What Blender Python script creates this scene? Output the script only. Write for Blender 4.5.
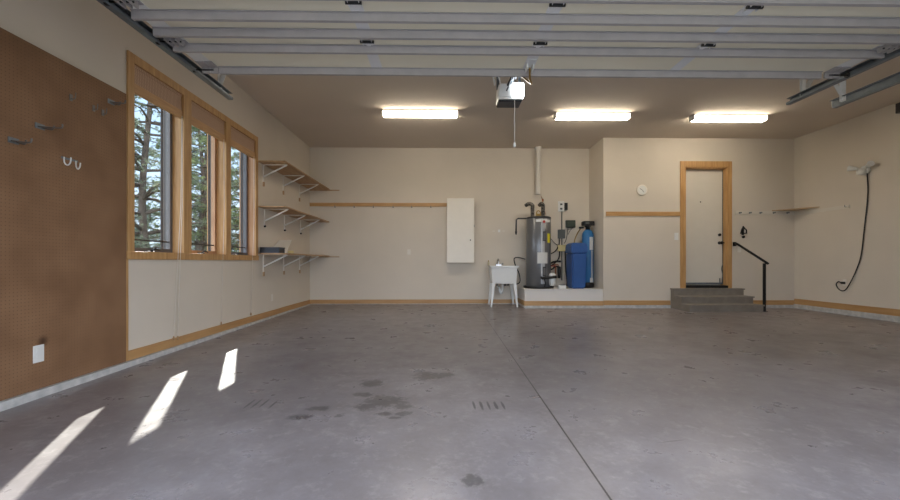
import bpy, bmesh, math, random
from mathutils import Vector, Matrix
R = math.radians
random.seed(7)
C = bpy.context.scene.collection
for o in list(bpy.data.objects): bpy.data.objects.remove(o)

# ---------------------------------------------------------------- camera, light, exposure
sc = bpy.context.scene
cd = bpy.data.cameras.new('camera'); cam = bpy.data.objects.new('camera', cd); C.objects.link(cam)
cam.location = (0, 0, 0.96); cam.rotation_euler = (R(90), 0, R(-1.0))
cd.sensor_width = 36; cd.lens = 16.0; cd.shift_y = 12 / 900; cd.clip_end = 400; cd.clip_start = .02
sc.camera = cam
sc.view_settings.view_transform = 'Standard'; sc.view_settings.look = 'None'
sc.view_settings.gamma = 1; sc.view_settings.use_curve_mapping = False
sc.view_settings.exposure = 1.6
SKY = 0.60; FILL_SKY = 2.0; SUN = 5.4; TUBE = 9.5; OPENER = 4.0

w = bpy.data.worlds.new('world'); sc.world = w; w.use_nodes = True
nt = w.node_tree; nt.nodes.clear()
tc = nt.nodes.new('ShaderNodeTexCoord'); sx = nt.nodes.new('ShaderNodeSeparateXYZ')
rp = nt.nodes.new('ShaderNodeValToRGB'); bg = nt.nodes.new('ShaderNodeBackground'); wo = nt.nodes.new('ShaderNodeOutputWorld')
nt.links.new(tc.outputs['Generated'], sx.inputs[0]); nt.links.new(sx.outputs['Z'], rp.inputs[0])
rp.color_ramp.elements[0].position = 0.0; rp.color_ramp.elements[0].color = (0.74, 0.86, 1.0, 1)
rp.color_ramp.elements[1].position = 0.6; rp.color_ramp.elements[1].color = (0.30, 0.52, 0.95, 1)
e = rp.color_ramp.elements.new(.22); e.color = (0.55, 0.74, 1.0, 1)
nt.links.new(rp.outputs[0], bg.inputs[0]); bg.inputs[1].default_value = SKY
# bright cloudy half of the sky, added as fill light for the garage doorway
cl = nt.nodes.new('ShaderNodeMapRange'); cl.inputs['From Min'].default_value = .05; cl.inputs['From Max'].default_value = -.55; nt.links.new(sx.outputs['Y'], cl.inputs[0])
cn = nt.nodes.new('ShaderNodeTexNoise'); cn.inputs['Scale'].default_value = 2.2; cn.inputs['Detail'].default_value = 5; nt.links.new(tc.outputs['Generated'], cn.inputs[0])
cr = nt.nodes.new('ShaderNodeMapRange'); cr.inputs['From Min'].default_value = .3; cr.inputs['From Max'].default_value = .6; cr.inputs['To Min'].default_value = .55; nt.links.new(cn.outputs[0], cr.inputs[0])
cm = nt.nodes.new('ShaderNodeMath'); cm.operation = 'MULTIPLY'; nt.links.new(cl.outputs[0], cm.inputs[0]); nt.links.new(cr.outputs[0], cm.inputs[1])
cs = nt.nodes.new('ShaderNodeMapRange'); cs.inputs['To Min'].default_value = SKY; cs.inputs['To Max'].default_value = FILL_SKY; nt.links.new(cm.outputs[0], cs.inputs[0]); nt.links.new(cs.outputs[0], bg.inputs[1])
cx = nt.nodes.new('ShaderNodeMix'); cx.data_type = 'RGBA'; nt.links.new(cm.outputs[0], cx.inputs[0]); nt.links.new(rp.outputs[0], cx.inputs[6]); cx.inputs[7].default_value = (.80, .87, 1.0, 1); nt.links.new(cx.outputs[2], bg.inputs[0])
nt.links.new(bg.outputs[0], wo.inputs[0])

sd = bpy.data.lights.new('sun', 'SUN'); sun = bpy.data.objects.new('sun', sd); C.objects.link(sun)
sd.energy = SUN; sd.angle = R(0.53); sd.color = (1.0, 0.95, 0.87)
sun.rotation_euler = Vector((1, -2.05, -1.72)).to_track_quat('-Z', 'Y').to_euler(); sun.location = (-8, 10, 9)

# ---------------------------------------------------------------- materials
def lin(c):
    return tuple(((v / 255) / 12.92 if v / 255 <= .04045 else ((v / 255 + .055) / 1.055) ** 2.4) for v in c) + (1,)
def mat(name, rgb, rough=.6, metal=0, var=0.0, scale=6, bump=0, bscale=60, rgb2=None, stretch=None, spec=.5, detail=4):
    m = bpy.data.materials.new(name); m.use_nodes = True; t = m.node_tree; b = t.nodes['Principled BSDF']
    b.inputs['Roughness'].default_value = rough; b.inputs['Metallic'].default_value = metal
    b.inputs['Specular IOR Level'].default_value = spec
    b.inputs['Base Color'].default_value = lin(rgb)
    tcn = t.nodes.new('ShaderNodeTexCoord'); mp = t.nodes.new('ShaderNodeMapping')
    t.links.new(tcn.outputs['Object'], mp.inputs[0])
    if stretch: mp.inputs['Scale'].default_value = stretch
    if var or rgb2:
        n = t.nodes.new('ShaderNodeTexNoise'); n.inputs['Scale'].default_value = scale; n.inputs['Detail'].default_value = detail
        t.links.new(mp.outputs[0], n.inputs[0])
        r = t.nodes.new('ShaderNodeValToRGB'); a = lin(rgb); c2 = lin(rgb2) if rgb2 else tuple(v * (1 - var) for v in a[:3]) + (1,)
        r.color_ramp.elements[0].position = .3; r.color_ramp.elements[1].position = .7
        r.color_ramp.elements[0].color = c2; r.color_ramp.elements[1].color = a
        t.links.new(n.outputs[0], r.inputs[0]); t.links.new(r.outputs[0], b.inputs['Base Color'])
    if bump:
        n2 = t.nodes.new('ShaderNodeTexNoise'); n2.inputs['Scale'].default_value = bscale; n2.inputs['Detail'].default_value = 5
        t.links.new(tcn.outputs['Object'], n2.inputs[0])
        bp = t.nodes.new('ShaderNodeBump'); bp.inputs['Strength'].default_value = bump; bp.inputs['Distance'].default_value = .004
        t.links.new(n2.outputs[0], bp.inputs['Height']); t.links.new(bp.outputs[0], b.inputs['Normal'])
    return m
def emis(name, rgb, k):
    m = bpy.data.materials.new(name); m.use_nodes = True; b = m.node_tree.nodes['Principled BSDF']
    b.inputs['Base Color'].default_value = lin((240, 240, 235)); b.inputs['Emission Color'].default_value = lin(rgb)
    b.inputs['Emission Strength'].default_value = k; return m
M = {}
M['wall'] = mat('painted_drywall', (215, 205, 190), .85, var=.05, scale=1.5, bump=.25, bscale=90, spec=.25)
M['ceiling'] = mat('painted_ceiling', (212, 200, 185), .9, var=.04, scale=1.2, bump=.3, bscale=70, spec=.2)
M['whitewall'] = mat('white_wall_paint', (222, 217, 211), .8, var=.05, scale=2, spec=.25)
M['wood'] = mat('golden_fir', (200, 158, 104), .5, rgb2=(174, 130, 80), scale=2.2, stretch=(14, 14, 1.2))
M['woodh'] = mat('golden_fir_horizontal', (200, 158, 104), .5, rgb2=(174, 130, 80), scale=2.2, stretch=(1.2, 1.2, 16))
M['redwood'] = mat('window_jamb_wood', (196, 152, 112), .5, rgb2=(172, 124, 86), scale=2.2, stretch=(14, 14, 1.2))
M['base'] = mat('baseboard_wood', (192, 152, 102), .5, rgb2=(172, 130, 82), scale=1.4, stretch=(1.1, 1.1, 12))
M['shelfwood'] = mat('plywood', (188, 156, 120), .6, rgb2=(166, 134, 98), scale=2.5, stretch=(8, 1.0, 8))
M['shelfedge'] = mat('plywood_pale', (190, 160, 120), .6, var=.15, scale=8)
M['white'] = mat('white_plastic', (226, 226, 222), .35, var=.03)
M['cabinet'] = mat('white_melamine', (236, 230, 218), .4, var=.03, spec=.3)
M['offwhite'] = mat('offwhite_enamel', (222, 216, 205), .4)
M['doorpaint'] = mat('door_paint', (216, 209, 196), .5, var=.03)
M['doorskin'] = mat('garage_door_skin', (240, 232, 208), .5, var=.05, scale=2)
M['galv'] = mat('galvanised_steel', (177, 172, 171), .5, metal=.15, var=.12, scale=10)
M['stile'] = mat('painted_stile', (228, 227, 225), .5)
M['galvd'] = mat('galvanised_track', (118, 125, 130), .4, metal=.4, var=.25, scale=12)
M['black'] = mat('black_plastic', (22, 22, 23), .4)
M['blackmetal'] = mat('black_painted_metal', (24, 24, 26), .35, metal=.3)
M['rubber'] = mat('black_rubber', (26, 26, 26), .6)
M['concrete'] = mat('curb_concrete', (204, 202, 198), .9, rgb2=(168, 168, 166), scale=14, bump=.4)
M['step'] = mat('step_paint', (140, 131, 120), .6, rgb2=(126, 117, 106), scale=7)
M['drive'] = mat('driveway_concrete', (204, 200, 192), .9, var=.15, scale=2)
M['heater'] = mat('grey_enamel_steel', (116, 117, 119), .3, metal=.35, var=.06, scale=3)
M['heaterd'] = mat('dark_grey_steel', (58, 59, 61), .35, metal=.3)
M['silver'] = mat('silver_label', (180, 182, 184), .35, metal=.3)
M['yellow'] = mat('yellow_label', (222, 208, 40), .5)
M['cream'] = mat('cream_plastic', (214, 200, 146), .5)
M['paper'] = mat('white_paper', (214, 214, 210), .6, var=.1, scale=60)
M['blue'] = mat('blue_polyethylene', (46, 88, 150), .38, var=.12, scale=4)
M['blue2'] = mat('blue_fibreglass', (42, 112, 168), .4, var=.12, scale=5)
M['green'] = mat('dark_green_plastic', (54, 66, 56), .45)
M['greybox'] = mat('grey_box', (88, 92, 90), .5)
M['copper'] = mat('copper', (166, 104, 72), .3, metal=.8)
M['insul'] = mat('pipe_insulation', (22, 21, 20), .8, rgb2=(112, 106, 98), scale=26, detail=1)
M['chrome'] = mat('chrome', (190, 190, 190), .12, metal=1)
M['brass'] = mat('brass', (170, 140, 80), .3, metal=.9)
M['steelhook'] = mat('zinc_hook', (120, 116, 112), .5, metal=.5)
M['brownf'] = mat('window_exterior_frame', (66, 57, 52), .5)
M['sashdark'] = mat('dark_sash', (92, 88, 90), .45)
M['greyf'] = mat('window_aluminium', (104, 98, 95), .45, metal=.1)
M['navy'] = mat('dark_blue_case', (38, 46, 58), .5)
M['bark'] = mat('pine_bark', (96, 84, 74), .9, rgb2=(58, 50, 44), scale=9, bump=.6)
M['needle1'] = mat('pine_needles_blue', (142, 152, 128), .7, rgb2=(86, 100, 80), scale=3)
M['needle2'] = mat('pine_needles_green', (146, 158, 112), .7, rgb2=(86, 104, 68), scale=3)
M['needle3'] = mat('pine_needles_dark', (112, 124, 100), .7, rgb2=(70, 84, 64), scale=3)
M['grassg'] = mat('dry_ground', (120, 116, 84), .95, rgb2=(90, 94, 60), scale=1.2)
M['eave'] = mat('eave_paint', (150, 132, 110), .8)
M['tube'] = emis('fluorescent_lens', (255, 242, 220), TUBE)
M['bulb'] = emis('opener_light_lens', (235, 245, 255), OPENER)
M['glassbottle'] = mat('clear_plastic_bottle', (190, 180, 150), .3)

for k in ('needle1', 'needle2', 'needle3'):
    t_ = M[k].node_tree; pb = t_.nodes['Principled BSDF']; out = t_.nodes['Material Output']
    tl = t_.nodes.new('ShaderNodeBsdfTranslucent'); mxs = t_.nodes.new('ShaderNodeMixShader'); mxs.inputs[0].default_value = .45
    src = pb.inputs['Base Color'].links[0].from_socket; t_.links.new(src, tl.inputs[0])
    t_.links.new(pb.outputs[0], mxs.inputs[1]); t_.links.new(tl.outputs[0], mxs.inputs[2]); t_.links.new(mxs.outputs[0], out.inputs[0])
# woven blind cloth: fine vertical reeds and thin horizontal threads
def blind_mat():
    m = bpy.data.materials.new('woven_reed_blind'); m.use_nodes = True; t = m.node_tree; b = t.nodes['Principled BSDF']
    b.inputs['Roughness'].default_value = .8
    tcn = t.nodes.new('ShaderNodeTexCoord')
    wv = t.nodes.new('ShaderNodeTexWave'); wv.bands_direction = 'Z'; wv.inputs['Scale'].default_value = 22; wv.inputs['Distortion'].default_value = .6
    wv2 = t.nodes.new('ShaderNodeTexWave'); wv2.bands_direction = 'Y'; wv2.inputs['Scale'].default_value = 14
    mx = t.nodes.new('ShaderNodeMath'); mx.operation = 'MULTIPLY'
    t.links.new(tcn.outputs['Object'], wv.inputs[0]); t.links.new(tcn.outputs['Object'], wv2.inputs[0])
    t.links.new(wv.outputs['Fac'], mx.inputs[0]); t.links.new(wv2.outputs['Fac'], mx.inputs[1])
    r = t.nodes.new('ShaderNodeValToRGB'); r.color_ramp.elements[0].color = lin((166, 134, 110)); r.color_ramp.elements[1].color = lin((226, 194, 164))
    t.links.new(mx.outputs[0], r.inputs[0]); t.links.new(r.outputs[0], b.inputs['Base Color'])
    return m
M['blind'] = blind_mat()
M['blindhem'] = mat('blind_hem', (206, 164, 120), .7, rgb2=(184, 144, 104), scale=4, stretch=(1, 1, 20))

def glass_mat():
    m = bpy.data.materials.new('window_glass'); m.use_nodes = True; t = m.node_tree; t.nodes.clear()
    o = t.nodes.new('ShaderNodeOutputMaterial'); mx = t.nodes.new('ShaderNodeMixShader'); tr = t.nodes.new('ShaderNodeBsdfTransparent')
    gl = t.nodes.new('ShaderNodeBsdfGlossy'); lw = t.nodes.new('ShaderNodeLayerWeight'); lw.inputs[0].default_value = .5
    pw = t.nodes.new('ShaderNodeMath'); pw.operation = 'POWER'; pw.inputs[1].default_value = 5; t.links.new(lw.outputs['Facing'], pw.inputs[0])
    fr = t.nodes.new('ShaderNodeMath'); fr.operation = 'MULTIPLY_ADD'; fr.inputs[1].default_value = .8; fr.inputs[2].default_value = .03; t.links.new(pw.outputs[0], fr.inputs[0])
    gl.inputs['Roughness'].default_value = .02; tr.inputs[0].default_value = (.93, .95, .95, 1)
    t.links.new(fr.outputs[0], mx.inputs[0]); t.links.new(tr.outputs[0], mx.inputs[1]); t.links.new(gl.outputs[0], mx.inputs[2]); t.links.new(mx.outputs[0], o.inputs[0])
    return m
M['glass'] = glass_mat()

# pegboard: 1-inch grid of dark holes
def peg_mat():
    m = bpy.data.materials.new('pegboard'); m.use_nodes = True; t = m.node_tree; b = t.nodes['Principled BSDF']
    b.inputs['Roughness'].default_value = .7; b.inputs['Specular IOR Level'].default_value = .25
    g = t.nodes.new('ShaderNodeNewGeometry'); s = t.nodes.new('ShaderNodeSeparateXYZ'); t.links.new(g.outputs['Position'], s.inputs[0])
    def fr(out):
        a = t.nodes.new('ShaderNodeMath'); a.operation = 'MULTIPLY'; a.inputs[1].default_value = 1 / .0254; t.links.new(out, a.inputs[0])
        f = t.nodes.new('ShaderNodeMath'); f.operation = 'FRACT'; t.links.new(a.outputs[0], f.inputs[0])
        d = t.nodes.new('ShaderNodeMath'); d.operation = 'SUBTRACT'; d.inputs[1].default_value = .5; t.links.new(f.outputs[0], d.inputs[0])
        q = t.nodes.new('ShaderNodeMath'); q.operation = 'MULTIPLY'; t.links.new(d.outputs[0], q.inputs[0]); t.links.new(d.outputs[0], q.inputs[1]); return q.outputs[0]
    ad = t.nodes.new('ShaderNodeMath'); ad.operation = 'ADD'; t.links.new(fr(s.outputs['Y']), ad.inputs[0]); t.links.new(fr(s.outputs['Z']), ad.inputs[1])
    lt = t.nodes.new('ShaderNodeMath'); lt.operation = 'LESS_THAN'; lt.inputs[1].default_value = .022; t.links.new(ad.outputs[0], lt.inputs[0])
    n = t.nodes.new('ShaderNodeTexNoise'); n.inputs['Scale'].default_value = 3.0; n.inputs['Detail'].default_value = 6; t.links.new(g.outputs['Position'], n.inputs[0])
    r = t.nodes.new('ShaderNodeValToRGB'); r.color_ramp.elements[0].position = .3; r.color_ramp.elements[1].position = .75
    r.color_ramp.elements[0].color = lin((126, 94, 68)); r.color_ramp.elements[1].color = lin((147, 113, 84)); t.links.new(n.outputs[0], r.inputs[0])
    # scorch mark above the outlet
    mx = t.nodes.new('ShaderNodeMix'); mx.data_type = 'RGBA'; t.links.new(lt.outputs[0], mx.inputs[0]); t.links.new(r.outputs[0], mx.inputs[6]); mx.inputs[7].default_value = lin((112, 84, 62))
    vd = t.nodes.new('ShaderNodeVectorMath'); vd.operation = 'DISTANCE'; vd.inputs[1].default_value = (-2.955, 3.01, .375); t.links.new(g.outputs['Position'], vd.inputs[0])
    rr = t.nodes.new('ShaderNodeMapRange'); rr.inputs['From Min'].default_value = .012; rr.inputs['From Max'].default_value = .05; rr.inputs['To Min'].default_value = .75; rr.inputs['To Max'].default_value = 0
    t.links.new(vd.outputs['Value'], rr.inputs[0])
    m2 = t.nodes.new('ShaderNodeMix'); m2.data_type = 'RGBA'; t.links.new(rr.outputs[0], m2.inputs[0]); t.links.new(mx.outputs[2], m2.inputs[6]); m2.inputs[7].default_value = lin((52, 34, 24))
    t.links.new(m2.outputs[2], b.inputs['Base Color'])
    return m
M['peg'] = peg_mat()

# sealed concrete floor: mottling, saw-cut joints, oil spots and tyre scuffs
def floor_mat():
    m = bpy.data.materials.new('sealed_concrete'); m.use_nodes = True; t = m.node_tree; b = t.nodes['Principled BSDF']
    g = t.nodes.new('ShaderNodeNewGeometry'); s = t.nodes.new('ShaderNodeSeparateXYZ'); t.links.new(g.outputs['Position'], s.inputs[0])
    def mth(op, a, bb=None, clamp=False):
        n = t.nodes.new('ShaderNodeMath'); n.operation = op; n.use_clamp = clamp
        for i, v in enumerate((a, bb)):
            if v is None: continue
            if isinstance(v, (int, float)): n.inputs[i].default_value = v
            else: t.links.new(v, n.inputs[i])
        return n.outputs[0]
    def noise(sc_, det=6, rough=.6, st=None):
        n = t.nodes.new('ShaderNodeTexNoise'); n.inputs['Scale'].default_value = sc_; n.inputs['Detail'].default_value = det; n.inputs['Roughness'].default_value = rough
        mp = t.nodes.new('ShaderNodeMapping'); t.links.new(g.outputs['Position'], mp.inputs[0])
        if st: mp.inputs['Scale'].default_value = st
        t.links.new(mp.outputs[0], n.inputs[0]); return n.outputs[0]
    def mix(f, a, c):
        n = t.nodes.new('ShaderNodeMix'); n.data_type = 'RGBA'; t.links.new(f, n.inputs[0])
        for i, v in ((6, a), (7, c)):
            if isinstance(v, tuple): n.inputs[i].default_value = v
            else: t.links.new(v, n.inputs[i])
        return n.outputs[2]
    def rng(v, a, c, lo=0, hi=1):
        n = t.nodes.new('ShaderNodeMapRange'); n.inputs['From Min'].default_value = a; n.inputs['From Max'].default_value = c
        n.inputs['To Min'].default_value = lo; n.inputs['To Max'].default_value = hi; t.links.new(v, n.inputs[0]); return n.outputs[0]
    big = noise(.55, 5); mid = noise(3.2, 7, .65); fine = noise(30, 4, .7); sp = noise(11, 5, .75)
    col = mix(rng(big, .35, .65), lin((120, 114, 115)), lin((148, 142, 144)))
    col = mix(rng(mid, .35, .7, 0, .55), col, lin((108, 101, 99)))
    col = mix(rng(sp, .52, .72, 0, .5), col, lin((170, 163, 161)))
    col = mix(rng(fine, .4, .7, 0, .3), col, lin((112, 105, 102)))
    x, y = s.outputs['X'], s.outputs['Y']
    # elliptical masks for the darker floor patches
    def ell(cx, cy, ax, ay, ang=0):
        dx = mth('SUBTRACT', x, cx); dy = mth('SUBTRACT', y, cy); ca, sa = math.cos(ang), math.sin(ang)
        u = mth('DIVIDE', mth('ADD', mth('MULTIPLY', dx, ca), mth('MULTIPLY', dy, sa)), ax)
        v = mth('DIVIDE', mth('SUBTRACT', mth('MULTIPLY', dy, ca), mth('MULTIPLY', dx, sa)), ay)
        return mth('ADD', mth('MULTIPLY', u, u), mth('MULTIPLY', v, v))
    wob = noise(16, 4, .7)
    def blobs(lst, strength, c, wobk=1.6):
        nonlocal col
        tot = None
        for a in lst:
            f = mth('SUBTRACT', 1.0, ell(*a)); tot = f if tot is None else mth('MAXIMUM', tot, f)
        tot = mth('ADD', mth('ADD', tot, mth('MULTIPLY', mth('SUBTRACT', wob, .5), wobk)), mth('MULTIPLY', mth('SUBTRACT', fine, .5), wobk * .8))
        col = mix(rng(tot, .25, .75, 0, strength), col, c)
    blobs([(-.58, 3.27, .12, .12), (-.13, 3.46, .17, .15), (.03, 3.5, .1, .1), (-.40, 2.86, .2, .18), (-.52, 2.75, .1, .1), (-.28, 2.75, .1, .08),
           (-.38, 2.62, .09, .05), (-.26, 2.62, .08, .05), (-.85, 2.72, .1, .06), (-.92, 2.58, .1, .06), (-.66, 2.60, .05, .04), (-.31, 2.56, .06, .03),
           (.14, 1.83, .06, .07), (-.6, 3.0, .1, .06)], .62, lin((62, 60, 60)), 2.2)
    # tyre scuffs
    sl = []
    for (sx0, sy0) in ((-1.352, 2.82), (-1.305, 2.826), (-1.254, 2.834), (-1.182, 2.815)): sl.append((sx0, sy0, .011, .115, 0))
    for i in range(5): sl.append((.215 + i * .05, 2.76, .012 + .003 * (i % 2), .105, R(2)))
    blobs(sl, .75, lin((34, 34, 38)), .8)
    blobs([(1.27, 2.2, .13, .009, R(12)), (-.5, 4.35, .25, .01, R(12))], .5, lin((70, 68, 68)), .6)
    # broad darker areas
    blobs([(3.4, 4.3, .9, .5), (4.4, 5.2, 1.3, .6), (2.0, 5.4, 1.5, .3), (-1.4, 5.0, .9, .4)], .25, lin((96, 90, 86)), .9)
    jx = mth('LESS_THAN', mth('ABSOLUTE', mth('SUBTRACT', x, mth('ADD', .697, mth('MULTIPLY', y, .0055)))), .0048)
    jy = mth('LESS_THAN', mth('ABSOLUTE', mth('SUBTRACT', y, 4.66)), .006)
    jj = mth('MAXIMUM', jx, mth('MULTIPLY', jy, .35))
    col = mix(jj, col, lin((52, 48, 46)))
    t.links.new(col, b.inputs['Base Color'])
    t.links.new(rng(mid, .3, .7, .24, .42), b.inputs['Roughness'])
    b.inputs['Specular IOR Level'].default_value = .45
    bp = t.nodes.new('ShaderNodeBump'); bp.inputs['Strength'].default_value = .04; bp.inputs['Distance'].default_value = .004
    t.links.new(mid, bp.inputs['Height']); t.links.new(bp.outputs[0], b.inputs['Normal'])
    return m
M['floor'] = floor_mat()

# ---------------------------------------------------------------- mesh helpers (world coordinates in, local out)
def BM(): return bmesh.new()
def box(bm, x0, x1, y0, y1, z0, z1, bev=0):
    r = bmesh.ops.create_cube(bm, size=1, matrix=Matrix.Translation(((x0 + x1) / 2, (y0 + y1) / 2, (z0 + z1) / 2)) @ Matrix.Diagonal((abs(x1 - x0), abs(y1 - y0), abs(z1 - z0), 1)))
    if bev:
        es = set(); [es.update(v.link_edges) for v in r['verts']]
        bmesh.ops.bevel(bm, geom=list(es), offset=bev, segments=2, affect='EDGES', profile=.5)
    return bm
def hexa(bm, lo, hi):
    """two quads (lists of 4 points) joined into a solid"""
    a = [bm.verts.new(p) for p in lo]; c = [bm.verts.new(p) for p in hi]
    bm.faces.new(a[::-1]); bm.faces.new(c)
    for i in range(4): bm.faces.new((a[i], a[(i + 1) % 4], c[(i + 1) % 4], c[i]))
    return bm
def tube(bm, pts, r, seg=8, r2=None, cap=True):
    pts = [Vector(p) for p in pts]; rings = []; n = len(pts); up = None
    for i, p in enumerate(pts):
        d = (pts[min(i + 1, n - 1)] - pts[max(i - 1, 0)]).normalized()
        if up is None: up = Vector((0, 0, 1)) if abs(d.z) < .9 else Vector((1, 0, 0))
        s = d.cross(up)
        if s.length < 1e-4: s = d.orthogonal()
        s.normalize(); u = s.cross(d).normalized(); up = u
        rr = r if r2 is None else r + (r2 - r) * i / (n - 1)
        rings.append([bm.verts.new(p + s * rr * math.cos(2 * math.pi * k / seg) + u * rr * math.sin(2 * math.pi * k / seg)) for k in range(seg)])
    for a, b in zip(rings, rings[1:]):
        for k in range(seg):
            f = bm.faces.new((a[k], a[(k + 1) % seg], b[(k + 1) % seg], b[k])); f.smooth = True
    if cap: bm.faces.new(rings[0][::-1]); bm.faces.new(rings[-1])
    return bm
def smooth_pts(pts, k=6):
    P = [Vector(p) for p in pts]; out = []
    for i in range(len(P) - 1):
        p0, p1, p2, p3 = P[max(i - 1, 0)], P[i], P[i + 1], P[min(i + 2, len(P) - 1)]
        for j in range(k):
            t = j / k
            out.append(.5 * ((2 * p1) + (p2 - p0) * t + (2 * p0 - 5 * p1 + 4 * p2 - p3) * t * t + (3 * p1 - p0 - 3 * p2 + p3) * t ** 3))
    out.append(P[-1]); return out
def bar(bm, a, b, wx, wy, up=(0, 0, 1)):
    """rectangular bar from a to b"""
    a, b = Vector(a), Vector(b); d = (b - a).normalized(); u = Vector(up)
    s = d.cross(u).normalized(); u = s.cross(d).normalized()
    q = lambda c: [c + s * sx_ * wx / 2 + u * sy_ * wy / 2 for sx_, sy_ in ((-1, -1), (1, -1), (1, 1), (-1, 1))]
    return hexa(bm, q(a), q(b))
def lathe(bm, prof, c=(0, 0, 0), seg=32, axis='Z'):
    rings = []
    for r, h in prof:
        ring = []
        for k in range(seg):
            a = 2 * math.pi * k / seg; x, y = r * math.cos(a), r * math.sin(a)
            p = (x, y, h) if axis == 'Z' else ((x, h, y) if axis == 'Y' else (h, x, y))
            ring.append(bm.verts.new(Vector(p) + Vector(c)))
        rings.append(ring)
    for a, b in zip(rings, rings[1:]):
        for k in range(seg):
            f = bm.faces.new((a[k], a[(k + 1) % seg], b[(k + 1) % seg], b[k])); f.smooth = True
    bm.faces.new(rings[0][::-1]); bm.faces.new(rings[-1])
    return bm
def prism(bm, poly, axis, a0, a1):
    def P(u, v, a):
        return (a, u, v) if axis == 'X' else ((u, a, v) if axis == 'Y' else (u, v, a))
    A = [bm.verts.new(P(u, v, a0)) for u, v in poly]; B = [bm.verts.new(P(u, v, a1)) for u, v in poly]
    bm.faces.new(A); bm.faces.new(B[::-1]); n = len(poly)
    for i in range(n): bm.faces.new((A[i], B[i], B[(i + 1) % n], A[(i + 1) % n]))
    return bm
def wloc(o):
    v = Vector((0, 0, 0))
    while o: v += o.location; o = o.parent
    return v
def mk(name, bm, m, parent=None, label=None, at=None):
    if parent: bmesh.ops.translate(bm, verts=bm.verts, vec=-wloc(parent))
    bmesh.ops.recalc_face_normals(bm, faces=bm.faces)
    if at and not parent: bmesh.ops.translate(bm, verts=bm.verts, vec=-Vector(at))
    me = bpy.data.meshes.new(name); bm.to_mesh(me); bm.free(); me.materials.append(M[m] if isinstance(m, str) else m)
    o = bpy.data.objects.new(name, me); C.objects.link(o); o.parent = parent
    if at and not parent: o.location = at
    if label: o['label'] = label
    return o
def thing(name, label, cat, loc, group=None):
    o = bpy.data.objects.new(name, None); C.objects.link(o); o.location = loc; o.empty_display_size = .1
    o['label'] = label; o['category'] = cat
    if group: o['group'] = group
    return o
def one(name, bm, m, label, cat, group=None, at=None):
    o = mk(name, bm, m, at=at); o['label'] = label; o['category'] = cat
    if group: o['group'] = group
    return o
def struct(name, bm, m, label=None, cat=None, parent=None):
    o = mk(name, bm, m, parent)
    if not parent: o['kind'] = 'structure'
    if label: o['label'] = label
    if cat: o['category'] = cat
    return o
def rbox(bm, *a, bev=.004): return box(bm, *a, bev=bev)

XL, XR, YB, YD, XJ, H, YF = -2.98, 7.31, 9.0, 8.2, 3.31, 3.525, .8
fz = lambda y: -.032 + .0073 * (y - 2.7)

# ---------------------------------------------------------------- structure
b = BM(); y0, y1 = .6, 9.3
hexa(b, [(-3.2, y0, -.25), (7.5, y0, -.25), (7.5, y1, -.25), (-3.2, y1, -.25)], [(-3.2, y0, fz(y0)), (7.5, y0, fz(y0)), (7.5, y1, fz(y1)), (-3.2, y1, fz(y1))])
struct('floor', b, 'floor', 'sealed grey concrete garage floor with saw-cut joints', 'floor')
struct('ceiling', box(BM(), XL - .24, XR + .2, YF - .2, YB + .2, H, H + .2), 'ceiling', 'beige painted garage ceiling', 'ceiling')
b = BM()
OY0, OY1, OZ0, OZ1 = 3.85, 6.43, 1.03, 2.92
box(b, XL - .24, XL, YF - .2, OY0, -.2, H); box(b, XL - .24, XL, OY1, YB + .2, -.2, H)
box(b, XL - .24, XL, OY0, OY1, -.2, OZ0); box(b, XL - .24, XL, OY0, OY1, OZ1, H)
struct('wall_left', b, 'wall', 'beige left wall with three casement windows', 'wall')
struct('wall_back', box(BM(), XL - .1, XJ + .1, YB, YB + .2, -.2, H), 'wall', 'beige back wall behind the water heater', 'wall')
b = BM(); DX0, DX1, DZ0, DZ1 = 4.99, 5.90, .42, 2.93
box(b, XJ, DX0, YD, YB + .1, -.2, H); box(b, DX1, XR + .1, YD, YB + .1, -.2, H)
box(b, DX0, DX1, YD, YB + .1, DZ1, H); box(b, DX0, DX1, YD, YB + .1, -.2, DZ0); box(b, DX0, DX1, YD + .17, YB + .1, DZ0, DZ1)
struct('wall_back_right', b, 'wall', 'beige wall that holds the white entry door', 'wall')
struct('wall_right', box(BM(), XR, XR + .2, YF - .2, YB + .2, -.2, H), 'wall', 'beige right side wall', 'wall')
b = BM()
box(b, XL - .24, -2.06, YF - .2, YF, -.2, H); box(b, 3.49, XR + .2, YF - .2, YF, -.2, H); box(b, -2.06, 3.49, YF - .2, YF, 2.5, H)
struct('wall_front', b, 'wall', 'front wall around the open garage doorway', 'wall')
# concrete footing strips and baseboards
struct('trim_2', box(BM(), XL, XL + .05, YF, YB, -.1, .028), 'concrete', 'pale concrete curb strip below the left wall', 'curb')
struct('trim_3', box(BM(), XL + .05, 1.62, YB - .02, YB, -.1, .028), 'concrete', 'concrete strip below the back wall', 'curb')
struct('trim_4', box(BM(), XJ, XR, YD - .02, YD, -.1, .07), 'concrete', 'concrete strip below the entry door wall', 'curb')
struct('trim_5', box(BM(), XR - .03, XR, YF, YD, -.1, .09), 'concrete', 'concrete strip below the right wall', 'curb')
struct('baseboard_left', box(BM(), XL, XL + .018, 3.815, YB, .028, .12, .003), 'base')
struct('baseboard_back', box(BM(), XL + .018, 1.70, YB - .018, YB, .028, .118, .003), 'base')
b = BM(); box(b, XJ, 4.70, YD - .018, YD, .07, .165, .003); box(b, 6.13, XR, YD - .018, YD, .07, .165, .003)
struct('baseboard_back_right', b, 'base')
struct('baseboard_right', box(BM(), XR - .018, XR, YF, YD - .018, .09, .2, .003), 'base')
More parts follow.
